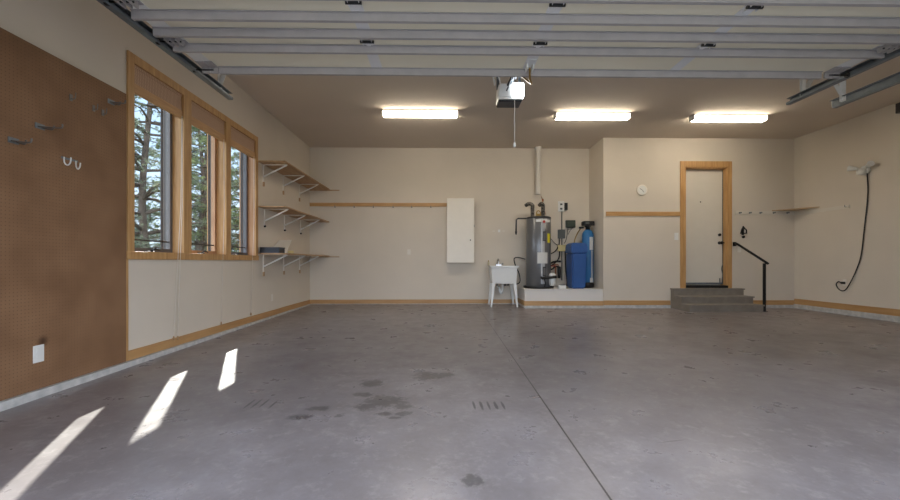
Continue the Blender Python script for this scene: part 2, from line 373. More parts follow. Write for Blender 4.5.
# raised equipment platform
b = BM(); box(b, 1.69, XJ, 8.22, YB, 0, .385); box(b, 1.685, XJ, 8.21, YB, .385, .4)
struct('equipment_platform', b, 'whitewall', 'raised white painted platform under the water heater', 'platform')
b = BM(); box(b, 1.675, XJ, 8.2, 8.22, .06, .155, .003); box(b, 1.675, 1.69, 8.22, YB, .06, .155, .003)
struct('trim_6', b, 'base')
struct('trim_7', box(BM(), 3.0, XJ, 8.97, 9.0, .4, .47), 'base')
b = BM(); box(b, 1.67, XJ, 8.19, 8.22, -.05, .06)
struct('trim_8', b, 'concrete')
# eave, soil, driveway
struct('roof_eave', box(BM(), -3.93, XL - .24, -1, 10.5, 3.76, 3.9), 'eave', 'roof eave above the windows', 'roof')
struct('roof', box(BM(), -3.9, 7.8, -.4, 10.5, 3.9, 4.0), 'eave', 'garage roof', 'roof')
struct('driveway', box(BM(), -3.6, 8, -14, .6, -.3, -.06), 'drive', 'concrete driveway outside', 'driveway')
struct('yard_ground', box(BM(), -70, 70, -60, 90, -.6, -.32), 'grassg', 'dry yard ground outside', 'ground')

# window casing with mullions
b = BM(); cx0, cx1 = XL, XL + .02
WY = [(3.893, 4.625), (4.761, 5.516), (5.639, 6.385)]
box(b, cx0, cx1, 3.816, 3.893, .993, 2.955, .003); box(b, cx0, cx1, 6.385, 6.462, .993, 2.955, .003)
box(b, cx0, cx1, 3.893, 6.385, 2.87, 2.955, .003); box(b, cx0, cx1 + .004, 3.8, 6.475, .985, 1.062, .003)
box(b, XL - .24, cx1, 4.625, 4.761, 1.062, 2.87); box(b, XL - .24, cx1, 5.516, 5.639, 1.062, 2.87)
struct('trim_1', b, 'wood', 'golden wood casing around the three windows', 'window casing')
b = BM()
box(b, XL - .24, XL, OY0, 3.893, OZ0, OZ1); box(b, XL - .24, XL, 6.385, OY1, OZ0, OZ1)
box(b, XL - .24, XL, 3.893, 6.385, OZ0, 1.05); box(b, XL - .24, XL, 3.893, 6.385, 2.87, OZ1)
struct('trim_9', b, 'redwood', 'reddish wood window jambs', 'window jamb')
struct('trim_10', box(BM(), XL, XL + .022, 3.79, 3.815, .03, .985, .002), 'wood', 'narrow wood strip beside the pegboard', 'trim')

GX = -3.12
for k, (a, c) in enumerate(WY):
    root = bpy.data.objects.new('window_%d' % (k + 1), None); C.objects.link(root); root.location = (GX, (a + c) / 2, 1.05)
    root['kind'] = 'structure'; root['category'] = 'window'
    root['label'] = ['nearest casement window, beside the pegboard', 'middle casement window of the three', 'farthest casement window, beside the shelves'][k]
    z0, z1, st = 1.055, 2.865, .042
    b = BM()
    box(b, GX - .02, GX + .03, a, a + st, z0, z1); box(b, GX - .02, GX + .03, c - st, c, z0, z1)
    box(b, GX - .02, GX + .03, a + st, c - st, z0, z0 + .05); box(b, GX - .02, GX + .03, a + st, c - st, z1 - .05, z1)
    mk('sash', b, ('greyf', 'redwood', 'sashdark')[k], root)
    b = BM()
    box(b, GX - .07, GX - .02, a, a + .03, z0, z1); box(b, GX - .07, GX - .02, c - .03, c, z0, z1); box(b, GX - .05, GX - .02, a, c, z0, z0 + .035); box(b, GX - .05, GX - .02, a, c, z1 - .035, z1)
    mk('exterior_frame', b, 'brownf', root)
    b = BM(); box(b, GX - .003, GX + .003, a + st, c - st, z0 + .05, z1 - .05)
    mk('pane', b, 'glass', root)
    for yy in (a + .15, c - .15):
        mk('muntin', box(BM(), GX + .004, GX + .016, yy - .009, yy + .009, z0 + .05, z1 - .05), 'brownf', root)
    for zz in (z0 + .13, z1 - .13):
        mk('muntin', box(BM(), GX + .004, GX + .016, a + st, c - st, zz - .008, zz + .008), 'brownf', root)
    b = BM(); box(b, GX + .03, GX + .06, (a + c) / 2 - .06, (a + c) / 2 + .06, 1.05, 1.075, .004)
    tube(b, [(GX + .05, (a + c) / 2, 1.07), (GX + .08, (a + c) / 2 + .02, 1.1), (GX + .08, (a + c) / 2 + .09, 1.085)], .008)
    mk('crank_handle', b, 'black', root)

# entry door
root = bpy.data.objects.new('door_1', None); C.objects.link(root); root.location = (5.4, YD, .42)
root['kind'] = 'structure'; root['category'] = 'door'; root['label'] = 'tall white entry door in a golden wood frame above the steps'
b = BM()
box(b, 4.905, DX0 + .03, YD - .022, YD, .42, 3.045, .003); box(b, DX1 - .015, 5.985, YD - .022, YD, .42, 3.045, .003); box(b, DX0 + .03, DX1 - .015, YD - .022, YD, 2.925, 3.045, .003)
box(b, DX0, DX0 + .025, YD, YD + .17, .46, 2.925); box(b, DX1 - .03, DX1, YD, YD + .17, .46, 2.925); box(b, DX0 + .025, DX1 - .03, YD, YD + .17, 2.9, 2.925)
mk('door_frame', b, 'wood', root)
b = BM(); rbox(b, DX0 + .028, DX1 - .033, YD + .1, YD + .145, .49, 2.897)
mk('door_slab', b, 'doorpaint', root)
mk('weather_strip', box(BM(), DX1 - .036, DX1 - .03, YD + .08, YD + .1, .5, 2.89), 'brownf', root)
mk('threshold', box(BM(), DX0 + .03, DX1 - .015, YD - .05, YD + .14, .425, .475, .004), 'black', root)
mk('kick_strip', box(BM(), DX0 + .03, DX1 - .035, YD + .09, YD + .1, .492, .53), 'galvd', root)
for zz, rr, nm in ((1.53, .03, 'deadbolt'), (1.36, .032, 'door_knob')):
    b = BM(); lathe(b, [(rr, YD + .1), (rr, YD + .09), (.013, YD + .088), (.013, YD + .05), (rr * .85, YD + .045), (rr, YD + .03), (rr * .6, YD + .015)] if nm == 'door_knob' else [(rr, YD + .1), (rr, YD + .075), (rr * .8, YD + .07)], (DX1 - .1, 0, zz), 20, 'Y')
    if nm == 'door_knob': box(b, DX1 - .1, DX1 - .02, YD + .04, YD + .06, zz - .01, zz + .01)
    mk(nm, b, 'black', root)
mk('peephole', lathe(BM(), [(.012, YD + .1), (.012, YD + .092), (.006, YD + .09)], (5.40, 0, 2.22), 12, 'Y'), 'blackmetal', root)
b = BM(); tube(b, smooth_pts([(DX1 - .055, YD + .08, .52), (DX1 - .05, YD + .07, .7), (DX1 - .07, YD + .07, .82), (DX1 - .045, YD + .07, .92)]), .008, 6)
box(b, DX1 - .1, DX1 - .085, YD + .085, YD + .1, .53, .62); mk('door_stop', b, 'greybox', root)

# ---------------------------------------------------------------- pegboard and its hooks
one('pegboard', box(BM(), XL, XL + .022, .82, 3.79, .03, 2.53, .002), 'peg', 'large brown perforated hardboard panel covering the near left wall', 'pegboard')
px_ = XL + .022
def single(name, y, z, label, L=.03):
    b = BM(); tube(b, smooth_pts([(px_, y, z - .012), (px_ + L * .6, y, z - .016), (px_ + L * .9, y, z - .006), (px_ + L, y, z + .035)]), .0035, 6)
    box(b, px_, px_ + .004, y - .012, y + .012, z - .03, z + .022)
    one(name, b, 'steelhook', label, 'hook', at=(px_, y, z))
single('peg_hook', 3.231, 2.271, 'small zinc hook alone near the top of the pegboard', .04)
single('peg_hook', 3.439, 2.265, 'left one of the two close small hooks near the pegboard top', .035)
single('peg_hook', 3.53, 2.262, 'right one of the two close small hooks near the pegboard top', .035)
def long_h(y, z, L, label):
    t = thing('tool_holder', label, 'tool holder', (px_, y, z))
    b = BM(); box(b, px_, px_ + .005, y - .02, y + .05, z - .02, z + .02, .001); mk('back_plate', b, 'galvd', t)
    for i, k in enumerate((1.0, .45)):
        yy = y + i * .035
        pts = [(px_, yy, z - .004), (px_ + L * .5 * k, yy, z - .012), (px_ + L * k, yy, z - .016), (px_ + L * k + .01, yy, z + .012)]
        mk('prong', tube(BM(), smooth_pts(pts), .0055, 6), 'steelhook', t)
long_h(2.97, 1.955, .17, 'steel two-pronged tool holder in the middle of the pegboard, the upper one')
long_h(2.79, 1.795, .13, 'steel two-pronged tool holder lowest and farthest left on the pegboard')
long_h(3.60, 2.385, .13, 'steel two-pronged tool holder at the pegboard edge beside the window')
t = thing('double_hook', 'pale double U-shaped hook low on the pegboard', 'hook', (px_, 3.2, 1.73))
for i, yy in enumerate((3.17, 3.27)):
    zz = 1.745 - .008 * i; f = 1 - .3 * i; pts = [(px_ + .004, yy, zz + .035), (px_ + .008, yy, zz - .01), (px_ + .03 * f, yy, zz - .03), (px_ + .052 * f, yy, zz - .012), (px_ + .058 * f, yy, zz + .03 * f)]
    mk('hook_loop', tube(BM(), smooth_pts(pts, 4), .005, 6), 'white', t)
mk('hook_plate', box(BM(), px_, px_ + .004, 3.15, 3.29, 1.765, 1.78), 'galvd', t)

def plate(name, x, y, z, facing, label, kind='outlet', w_=.072, h_=.118, m='white'):
    t = thing(name, label, 'outlet' if kind == 'outlet' else 'switch', (x, y, z))
    def bb(u0, u1, d0, d1, z0, z1, bev=0):
        if facing == '+X': return box(BM(), x + d0, x + d1, y + u0, y + u1, z + z0, z + z1, bev)
        if facing == '-X': return box(BM(), x - d1, x - d0, y + u0, y + u1, z + z0, z + z1, bev)
        return box(BM(), x + u0, x + u1, y - d1, y - d0, z + z0, z + z1, bev)
    mk('cover_plate', bb(-w_ / 2, w_ / 2, 0, .006, -h_ / 2, h_ / 2, .002), m, t)
    if kind == 'outlet':
        for s in (-1, 1): mk('socket', bb(-.017, .017, .006, .009, s * .026 - .014, s * .026 + .014, .001), m, t)
    else: mk('toggle', bb(-.016, .016, .006, .011, -.033, .033, .001), m, t)
plate('outlet_plate', px_, 2.975, .29, '+X', 'white electrical outlet plate low on the pegboard', w_=.078, h_=.125)
plate('outlet_plate', XL, 7.02, .34, '+X', 'outlet plate low on the left wall under the shelves', m='offwhite')
plate('outlet_plate', -.764, YB, 1.185, '-Y', 'beige outlet plate alone on the back wall left of the cabinet', m='offwhite')
plate('switch_plate', 4.83, YD, 1.49, '-Y', 'white light switch plate left of the entry door', 'switch', .085, .15)
plate('outlet_plate', 6.15, YD, 1.22, '-Y', 'beige outlet plate behind the handrail', m='offwhite')

# ---------------------------------------------------------------- blinds
for k, (a, c) in enumerate(WY):
    lab = ['woven brown roman blind on the nearest window', 'woven brown roman blind on the middle window', 'woven brown roman blind on the farthest window'][k]
    t = thing('roman_blind', lab, 'blind', (XL - .02, (a + c) / 2, 2.87), 'roman blinds above the windows')
    a2, c2 = a + .004, c - .004
    mk('headrail', box(BM(), XL - .035, XL - .004, a2, c2, 2.845, 2.869), 'blind', t)
    mk('shade_cloth', prism(BM(), [(XL - .016, 2.845), (XL - .010, 2.845), (XL - .004, 2.69), (XL - .012, 2.69)], 'Y', a2, c2), 'blind', t)
    mk('lower_fold', prism(BM(), [(XL - .020, 2.70), (XL + .004, 2.685), (XL + .008, 2.60), (XL - .022, 2.595)], 'Y', a2, c2), 'blindhem', t)
    ends = [[(4.60, 4.435, .105), (4.605, 4.501, .095)], [(5.47, 5.375, .122)], [(6.33, 6.2, .14)]][k]
    for (yt, yb, zb) in ends:
        cord = mk('pull_cord', tube(BM(), [(XL + .012, yt, 2.62), (XL + .032, yt * .7 + yb * .3, 1.6), (XL + .03, yb, zb + .04)], .0028, 5), 'offwhite', t)
        mk('cord_tassel', lathe(BM(), [(.004, zb + .045), (.009, zb + .03), (.010, zb)], (XL + .03, yb, 0), 8), 'shelfwood', cord)

# ---------------------------------------------------------------- wall shelves
def shelf(z, name_label, bys, mode, out):
    t = thing('wall_shelf', name_label, 'shelf', (XL, 7.7, z), 'wood shelves on the left wall')
    mk('board', box(BM(), XL + .001, XL + out, 6.49, YB - .002, z, z + .02, .002), 'shelfwood', t)
    for y in bys:
        g = mk('bracket', None or _br(y, z, out), 'offwhite', t)
        mk('brace', bar(BM(), (XL + out - .05, y, z - .012), (XL + .012, y, z - .2), .02, .016, (0, 1, 0)), 'white', g)
        if mode == 'wood': mk('bracket_block', box(BM(), XL, XL + .02, y - .02, y + .02, z - .36, z - .29), 'shelfwood', g)
        else: mk('bracket_bolt', lathe(BM(), [(.018, XL), (.018, XL + .02), (.01, XL + .03)], (0, y, z - .29), 10, 'X'), 'black', g)
    if mode == 'wood': mk('end_cleat', box(BM(), XL + .001, -2.317, YB - .022, YB, z - .022, z, .002), 'shelfwood', t)
def _br(y, z, out):
    b = BM(); box(b, XL, XL + .012, y - .012, y + .012, z - .30, z); box(b, XL + .012, XL + out - .04, y - .012, y + .012, z - .012, z); return b
shelf(2.575, 'uppermost of the three plywood shelves beside the windows', (6.68, 7.50, 8.34), 'wood', .44)
shelf(1.845, 'middle of the three plywood shelves beside the windows', (6.72, 7.56, 8.41), 'bolt', .44)
shelf(1.085, 'lowest plywood shelf beside the windows, holding a dark case', (6.68, 7.53, 8.35), 'wood', .44)
t = thing('storage_case', 'flat dark blue case lying on the lowest shelf', 'case', (XL + .18, 6.65, 1.105))
mk('case_body', box(BM(), XL + .02, XL + .33, 6.52, 6.75, 1.105, 1.185, .006), 'navy', t); mk('case_lid', box(BM(), XL + .015, XL + .335, 6.515, 6.755, 1.185, 1.2, .004), 'navy', t)
b = BM(); hexa(b, [(XL + .03, 6.80, 1.106), (XL + .33, 6.80, 1.106), (XL + .33, 6.81, 1.106), (XL + .03, 6.81, 1.106)], [(XL + .03, 7.25, 1.355), (XL + .26, 7.25, 1.36), (XL + .26, 7.262, 1.36), (XL + .03, 7.262, 1.355)])
one('white_board', b, 'offwhite', 'thin white board leaning on the lowest shelf behind the dark case', 'board', at=(XL + .1, 7.4, 1.105))
b = BM(); pts = []
for i in range(60):
    a = i * .55; pts.append((XL + .39 + .035 * math.cos(a), 6.86 + .07 * math.sin(a), 1.113 + .035 * (i / 60)))
one('cord_coil', tube(b, pts, .007, 6), 'cream', 'small pale coil of cord at the front of the lowest shelf', 'cord', at=(XL + .37, 6.86, 1.105))

# ---------------------------------------------------------------- back wall rail, cabinet
t = thing('coat_rail', 'long wooden rail with small pegs on the back wall', 'coat rail', (-1.45, YB, 2.2))
mk('rail_board', box(BM(), XL + .002, .085, YB - .02, YB, 2.205, 2.285, .003), 'woodh', t)
for px in (336, 355, 374, 393.5, 412, 431):
    X = (px - 450) / 400 * 9.0 + .155
    b = BM(); tube(b, smooth_pts([(X, YB - .02, 2.2), (X, YB - .05, 2.19), (X, YB - .06, 2.2), (X, YB - .06, 2.225)], 3), .005, 6); lathe(b, [(.012, -.03), (.014, -.02), (.012, -.01)], (X, YB - .03, 2.205), 8)
    mk('peg', b, 'galvd', t)
t = thing('wall_cabinet', 'tall narrow white cabinet hung on the back wall', 'cabinet', (.385, YB, .95))
mk('cabinet_body', box(BM(), .089, .680, 8.80, YB - .001, .95, 2.36, .003), 'cabinet', t)
d = mk('cabinet_door', box(BM(), .087, .682, 8.78, 8.798, .948, 2.362, .003), 'cabinet', t)
mk('knob', lathe(BM(), [(.006, 8.78), (.006, 8.765), (.014, 8.757), (.012, 8.748)], (.6, 0, 1.44), 12, 'Y'), 'blackmetal', d)
mk('hinge', box(BM(), .682, .692, 8.79, 8.82, 1.73, 1.78), 'galvd', t)

# ---------------------------------------------------------------- laundry sink
t = thing('utility_sink', 'white plastic utility sink on four legs by the back wall', 'sink', (1.29, 8.65, .01))
b = BM()
def rect(x0, x1, y0, y1, z): return [(x0, y0, z), (x1, y0, z), (x1, y1, z), (x0, y1, z)]
def loft(b, rects, cap0=True, cap1=True):
    L = [[b.verts.new(p) for p in r] for r in rects]
    for a, c in zip(L, L[1:]):
        for i in range(4): b.faces.new((a[i], a[(i + 1) % 4], c[(i + 1) % 4], c[i]))
    if cap0: b.faces.new(L[0][::-1])
    if cap1: b.faces.new(L[-1])
loft(b, [rect(1.045, 1.545, 8.44, 8.9, .50), rect(1.02, 1.57, 8.41, 8.92, .84), rect(.995, 1.595, 8.39, 8.95, .845), rect(.995, 1.595, 8.39, 8.95, .88), rect(1.02, 1.57, 8.41, 8.86, .88), rect(1.07, 1.52, 8.47, 8.83, .56)])
mk('basin', b, 'white', t)
for sx_ in (0, 1):
    for sy_ in (0, 1):
        xt = 1.07 if sx_ == 0 else 1.52; xb = 1.02 if sx_ == 0 else 1.57; yt = 8.47 if sy_ == 0 else 8.87; yb = 8.43 if sy_ == 0 else 8.91; z0 = fz(yb) - .003
        b = BM(); loft(b, [rect(xb - .016, xb + .016, yb - .016, yb + .016, z0), rect(xt - .032, xt + .032, yt - .03, yt + .03, .51)]); mk('leg', b, 'white', t)
b = BM(); tube(b, smooth_pts([(1.24, 8.9, .88), (1.24, 8.9, 1.0), (1.22, 8.84, 1.03), (1.19, 8.76, .985)]), .011, 8); box(b, 1.18, 1.3, 8.88, 8.93, .88, .905, .004)
for xx in (1.19, 1.32): tube(b, [(xx, 8.9, .9), (xx + .01, 8.88, .935)], .014, 8)
mk('faucet', b, 'chrome', t)
b = BM(); tube(b, smooth_pts([(1.29, 8.66, .5), (1.29, 8.66, .33), (1.27, 8.66, .28), (1.24, 8.67, .32), (1.23, 8.72, .4), (1.23, 8.98, .41)]), .022, 10); lathe(b, [(.034, .27), (.036, .33), (.028, .34)], (1.27, 8.66, 0), 12); mk('drain_trap', b, 'white', t)
for xx in (1.2, 1.38, 1.45):
    b = BM(); tube(b, smooth_pts([(xx, 8.9, .5), (xx + .02, 8.94, .44), (xx, 8.99, .45)], 4), .009, 6); lathe(b, [(.018, .43), (.02, .46)], (xx + .01, 8.95, 0), 8); mk('supply_valve', b, 'galvd', t)
t = thing('soap_bottle', 'small clear bottle at the back left corner of the utility sink', 'bottle', (1.02, 8.9, .88))
mk('bottle_body', lathe(BM(), [(.022, .88), (.024, .94), (.012, .96), (.01, .97)], (1.018, 8.92, 0), 12), 'glassbottle', t); mk('cap', lathe(BM(), [(.012, .97), (.008, 1.0)], (1.018, 8.92, 0), 10), 'brass', t)

# ---------------------------------------------------------------- water heater
PZ = .4; wx, wy, wr = 2.06, 8.6, .26
t = thing('water_heater', 'tall grey cylindrical water heater on the raised platform', 'water heater', (wx, wy, PZ))
mk('tank', lathe(BM(), [(wr - .02, PZ + .03), (wr, PZ + .05), (wr, 1.9), (wr - .01, 1.915), (wr - .03, 1.92)], (wx, wy, 0), 48), 'heater', t)
mk('top_cap', lathe(BM(), [(wr + .004, 1.885), (wr + .004, 1.915), (wr - .02, 1.928), (.02, 1.93)], (wx, wy, 0), 48), 'heaterd', t)
mk('base_ring', lathe(BM(), [(wr - .01, PZ + .01), (wr - .01, PZ + .05)], (wx, wy, 0), 40), 'black', t)
mk('drain_pan', lathe(BM(), [(.31, PZ), (.325, PZ + .045), (.32, PZ + .045), (.30, PZ + .01)], (wx, wy, 0), 40), 'black', t)
def wrap(a0, a1, z0, z1, m, name, off=.003, label=None, par=None):
    b = BM(); n = 10; A = []; 
    for i in range(n + 1):
        a = R(a0 + (a1 - a0) * i / n); rr = wr + off
        A.append([b.verts.new((wx + r * math.cos(a), wy + r * math.sin(a), z)) for r, z in ((wr - .002, z0), (rr, z0), (rr, z1), (wr - .002, z1))])
    for p, q in zip(A, A[1:]):
        for i in range(4): b.faces.new((p[i], p[(i + 1) % 4], q[(i + 1) % 4], q[i]))
    b.faces.new(A[0]); b.faces.new(A[-1][::-1]); return mk(name, b, m, par or t, label)
wrap(-115, -35, 1.80, 1.855, 'white', 'name_band')
lg = mk('round_emblem', lathe(BM(), [(.03, wy - wr - .01), (.03, wy - wr + .01)], (wx + .055, 0, 1.805), 16, 'Y'), mat('red_emblem', (190, 70, 60), .5), t)
wrap(-92, -74, .5, 1.80, 'silver', 'info_stripe', .002)
for z0, z1 in ((1.40, 1.60), (.66, .86)):
    cv = wrap(-84, -70, z0, z1, 'heaterd', 'access_cover', .012); wrap(-82, -72, z0 + .02, z1 - .02, 'heater', 'cover_inset', .015, par=cv)
wrap(-58, -38, 1.37, 1.56, 'yellow', 'energy_label', .004, 'yellow label')
wrap(-108, -62, .93, 1.16, 'paper', 'paper_label', .018, 'white printed label')
for xx, elbow in ((1.93, -.13), (2.16, -.06)):
    b = BM(); tube(b, smooth_pts([(xx, wy, 1.92), (xx, wy, 2.12), (xx, wy + .01, 2.19), (xx + elbow * .5, wy + .05, 2.225), (xx + elbow, wy + .1, 2.19)]), .04, 10); mk('insulated_pipe', b, 'insul', t)
b = BM(); tube(b, smooth_pts([(2.0, wy - .05, 1.92), (2.01, wy - .05, 2.03), (2.05, wy - .05, 2.06), (2.09, wy - .05, 2.02), (2.09, wy - .05, 1.92)]), .012, 8); box(b, 2.01, 2.09, wy - .04, wy - .01, 1.93, 2.0); mk('flexible_pipe', b, 'brass', t)
b = BM(); tube(b, [(2.26, wy + .1, 1.93), (2.22, wy + .2, 2.2), (2.21, YB - .03, 2.45)], .005, 6); lathe(b, [(.018, 2.3), (.022, 2.33), (.018, 2.36)], (2.215, 8.84, 0), 8); mk('gas_relief_line', b, 'copper', t)
b = BM(); tube(b, [(1.85, wy + .0, 1.90), (1.62, wy + .02, 1.90), (1.585, wy + .02, 1.87), (1.58, wy + .02, 1.62)], .017, 8); tube(b, [(1.58, wy + .02, 1.62), (1.58, wy + .02, 1.55)], .026, 8, .012); mk('relief_pipe', b, 'heaterd', t)
b = BM(); tube(b, [(2.06, wy - wr + .03, .64), (2.06, wy - wr - .05, .62), (2.36, wy - wr - .05, .65)], .028, 10); tube(b, [(2.10, wy - wr - .05, .64), (2.13, wy - wr - .05, .52), (2.12, wy - wr - .03, .44)], .012, 8); mk('drain_pipe', b, 'rubber', t)
mk('white_filter_cup', lathe(BM(), [(.05, .46), (.07, .5), (.075, .68), (.06, .72), (.03, .73)], (2.30, 8.38, 0), 16), 'white', t)
b = BM(); tube(b, smooth_pts([(1.80, 8.72, 1.02), (1.66, 8.8, 1.06), (1.57, 8.8, 1.03), (1.6, 8.8, .88), (1.68, 8.8, .7), (1.69, 8.78, .52), (1.58, 8.78, .47), (1.48, 8.8, .53)]), .012, 8)
mk('drain_hose', b, 'rubber', t)
one('vent_pipe', lathe(BM(), [(.05, 2.47), (.054, 2.48), (.054, 3.46), (.08, 3.49), (.08, H)], (2.12, 8.90, 0), 24), 'offwhite', 'white vertical pipe dropping from the ceiling above the water heater', 'pipe', at=(2.12, 8.90, 2.47))

# ---------------------------------------------------------------- softener
b = BM(); loft(b, [rect(2.71, 2.985, 8.32, 8.72, PZ), rect(2.685, 3.01, 8.29, 8.72, 1.16)]); bmesh.ops.bevel(b, geom=b.edges[:], offset=.03, segments=3, affect='EDGES')
t = thing('brine_tank', 'square dark blue plastic softener salt tank on the platform', 'water softener', (2.79, 8.52, PZ))
mk('tank_body', b, 'blue', t)
b = BM(); loft(b, [rect(2.675, 3.02, 8.28, 8.73, 1.15), rect(2.68, 3.015, 8.285, 8.725, 1.31), rect(2.71, 2.99, 8.35, 8.70, 1.365)]); bmesh.ops.bevel(b, geom=b.edges[:], offset=.018, segments=2, affect='EDGES')
mk('lid', b, 'blue', t)
tx, ty, tr = 3.16, 8.68, .122
t = thing('resin_tank', 'slim bright blue softener cylinder with a black valve head', 'water softener', (tx, ty, PZ))
mk('cylinder', lathe(BM(), [(tr - .01, PZ + .1), (tr, PZ + .12), (tr, 1.54), (tr * .93, 1.59), (tr * .7, 1.64), (tr * .35, 1.67)], (tx, ty, 0), 32), 'blue2', t)
mk('foot', lathe(BM(), [(tr + .005, PZ), (tr + .01, PZ + .08), (tr, PZ + .12)], (tx, ty, 0), 32), 'black', t)
b = BM(); lathe(b, [(.05, 1.66), (.05, 1.72), (.07, 1.73), (.07, 1.75)], (tx, ty, 0), 16); rbox(b, tx - .12, tx + .12, ty - .09, ty + .08, 1.75, 1.85, bev=.02); rbox(b, tx - .19, tx - .09, ty - .03, ty + .03, 1.69, 1.73, bev=.01); lathe(b, [(.045, ty - .1), (.05, ty - .085)], (tx + .05, 0, 1.8), 14, 'Y')
mk('control_valve', b, 'black', t)
mk('display', box(BM(), tx - .08, tx + .0, ty - .097, ty - .09, 1.785, 1.83), 'greybox', t)
owx, owy, owr = wx, wy, wr; wx, wy, wr = tx, ty, tr
wrap(-92, -48, 1.22, 1.50, 'paper', 'paper_label', .003, 'white printed label'); wrap(-76, -56, .62, 1.21, 'silver', 'label_stripe', .002, 'pale vertical label'); wrap(-88, -50, .52, .62, 'paper', 'lower_label', .003)
wx, wy, wr = owx, owy, owr
b = BM(); tube(b, smooth_pts([(3.02, 8.7, 1.7), (2.99, 8.8, 1.62), (2.93, 8.85, 1.45), (2.9, 8.85, 1.2)]), .012, 8)
one('softener_hose', b, 'brass', 'thin tan hose dropping from the softener valve to the salt tank', 'hose', at=(2.95, 8.8, 1.3))

# ---------------------------------------------------------------- wall electrics behind the heater
t = thing('power_outlet_box', 'white outlet box with a black adaptor above the softener', 'outlet', (2.665, YB, 2.2))
mk('box_cover', rbox(BM(), 2.598, 2.735, YB - .03, YB, 2.10, 2.33), 'white', t)
for z in (2.16, 2.26): mk('socket', box(BM(), 2.64, 2.69, YB - .036, YB - .03, z - .02, z + .02), 'greybox', t)
mk('plug_adaptor', rbox(BM(), 2.737, 2.80, YB - .07, YB, 2.13, 2.29), 'black', t)
t = thing('conduit', 'grey vertical conduit running down from the white outlet box', 'conduit', (2.68, YB, .4))
mk('conduit_pipe', tube(BM(), [(2.68, YB - .02, 2.1), (2.68, YB - .02, .55)], .012, 8), 'greybox', t)
mk('junction_box', rbox(BM(), 2.59, 2.745, YB - .07, YB - .0, 1.49, 1.69), 'greybox', t)
mk('flex_line', tube(BM(), smooth_pts([(2.62, YB - .03, 1.49), (2.61, YB - .05, 1.36), (2.52, YB - .12, 1.22), (2.38, YB - .2, 1.14), (2.28, YB - .22, 1.14)]), .012, 8), 'rubber', t)
mk('cable', tube(BM(), smooth_pts([(2.34, YB - .02, 1.65), (2.42, YB - .03, 1.5), (2.52, YB - .03, 1.38), (2.60, YB - .04, 1.33)]), .007, 6), 'rubber', t)
t = thing('sprinkler_controller', 'dark green rectangular controller box on the back wall above the softener', 'controller', (2.87, YB, 1.82))
mk('housing', rbox(BM(), 2.765, 2.978, YB - .07, YB, 1.733, 1.9, bev=.01), 'green', t); mk('cover', rbox(BM(), 2.78, 2.963, YB - .078, YB - .07, 1.748, 1.85), 'green', t)
mk('cable', tube(BM(), smooth_pts([(2.82, YB - .03, 1.74), (2.80, YB - .03, 1.6), (2.77, YB - .03, 1.45), (2.73, YB - .04, 1.38)]), .007, 6), 'rubber', t)
mk('cable', tube(BM(), smooth_pts([(2.93, YB - .03, 1.74), (2.86, YB - .03, 1.66), (2.82, YB - .03, 1.58)]), .005, 6), 'rubber', t)
one('alarm_box', rbox(BM(), 2.575, 2.76, YB - .11, YB - .03, 1.2, 1.34, bev=.01), 'cream', 'small cream junction box between heater and salt tank', 'junction box', at=(2.67, YB - .07, 1.2))
t = thing('water_manifold', 'cluster of black and copper water pipes between heater and softener', 'pipes', (2.5, 8.9, .5))
mk('black_hose', tube(BM(), smooth_pts([(2.27, 8.8, .87), (2.38, 8.85, .93), (2.5, 8.85, .97), (2.62, 8.85, .97)]), .022, 8), 'rubber', t)
mk('black_hose', tube(BM(), smooth_pts([(2.30, 8.8, .80), (2.42, 8.85, .80), (2.5, 8.85, .86), (2.6, 8.85, .84)]), .018, 8), 'rubber', t)
mk('black_hose', tube(BM(), smooth_pts([(2.61, YB - .1, 1.2), (2.59, YB - .1, 1.05), (2.5, 8.85, .95), (2.40, 8.85, .88)]), .013, 8), 'rubber', t)
mk('black_hose', tube(BM(), smooth_pts([(2.73, YB - .1, 1.2), (2.74, 8.88, .8), (2.76, 8.85, .5), (2.72, 8.82, .42)]), .013, 8), 'rubber', t)
mk('copper_pipe', tube(BM(), [(2.44, 8.86, .90), (2.56, 8.86, .90), (2.58, 8.86, .8), (2.58, 8.86, .62)], .014, 8), 'copper', t)
mk('copper_pipe', tube(BM(), [(2.50, 8.84, .86), (2.50, 8.84, .68)], .012, 8), 'copper', t)
mk('filter_housing', lathe(BM(), [(.02, .60), (.035, .62), (.04, .84), (.03, .86)], (2.56, 8.78, 0), 14), 'black', t)
mk('valve_handle', box(BM(), 2.38, 2.48, 8.80, 8.83, .86, .885), mat('red_handle', (150, 50, 40), .5), t)
t = thing('leak_pump', 'small white box on the platform beside the salt tank', 'pump', (2.5, 8.3, PZ))
mk('pump_body', rbox(BM(), 2.41, 2.56, 8.25, 8.36, PZ, PZ + .075, bev=.012), 'white', t)
mk('pump_cap', rbox(BM(), 2.43, 2.54, 8.27, 8.34, PZ + .075, PZ + .09, bev=.006), 'greybox', t)
t = thing('laundry_outlet_panel', 'small white plate with two faint marks above the utility sink', 'wall plate', (1.27, YB, 1.66))
mk('center_plate', box(BM(), 1.24, 1.29, YB - .008, YB, 1.63, 1.69, .002), 'white', t); 
for xx in (1.14, 1.37): mk('screw_block', box(BM(), xx - .03, xx + .03, YB - .004, YB, 1.65, 1.665), 'offwhite', t)

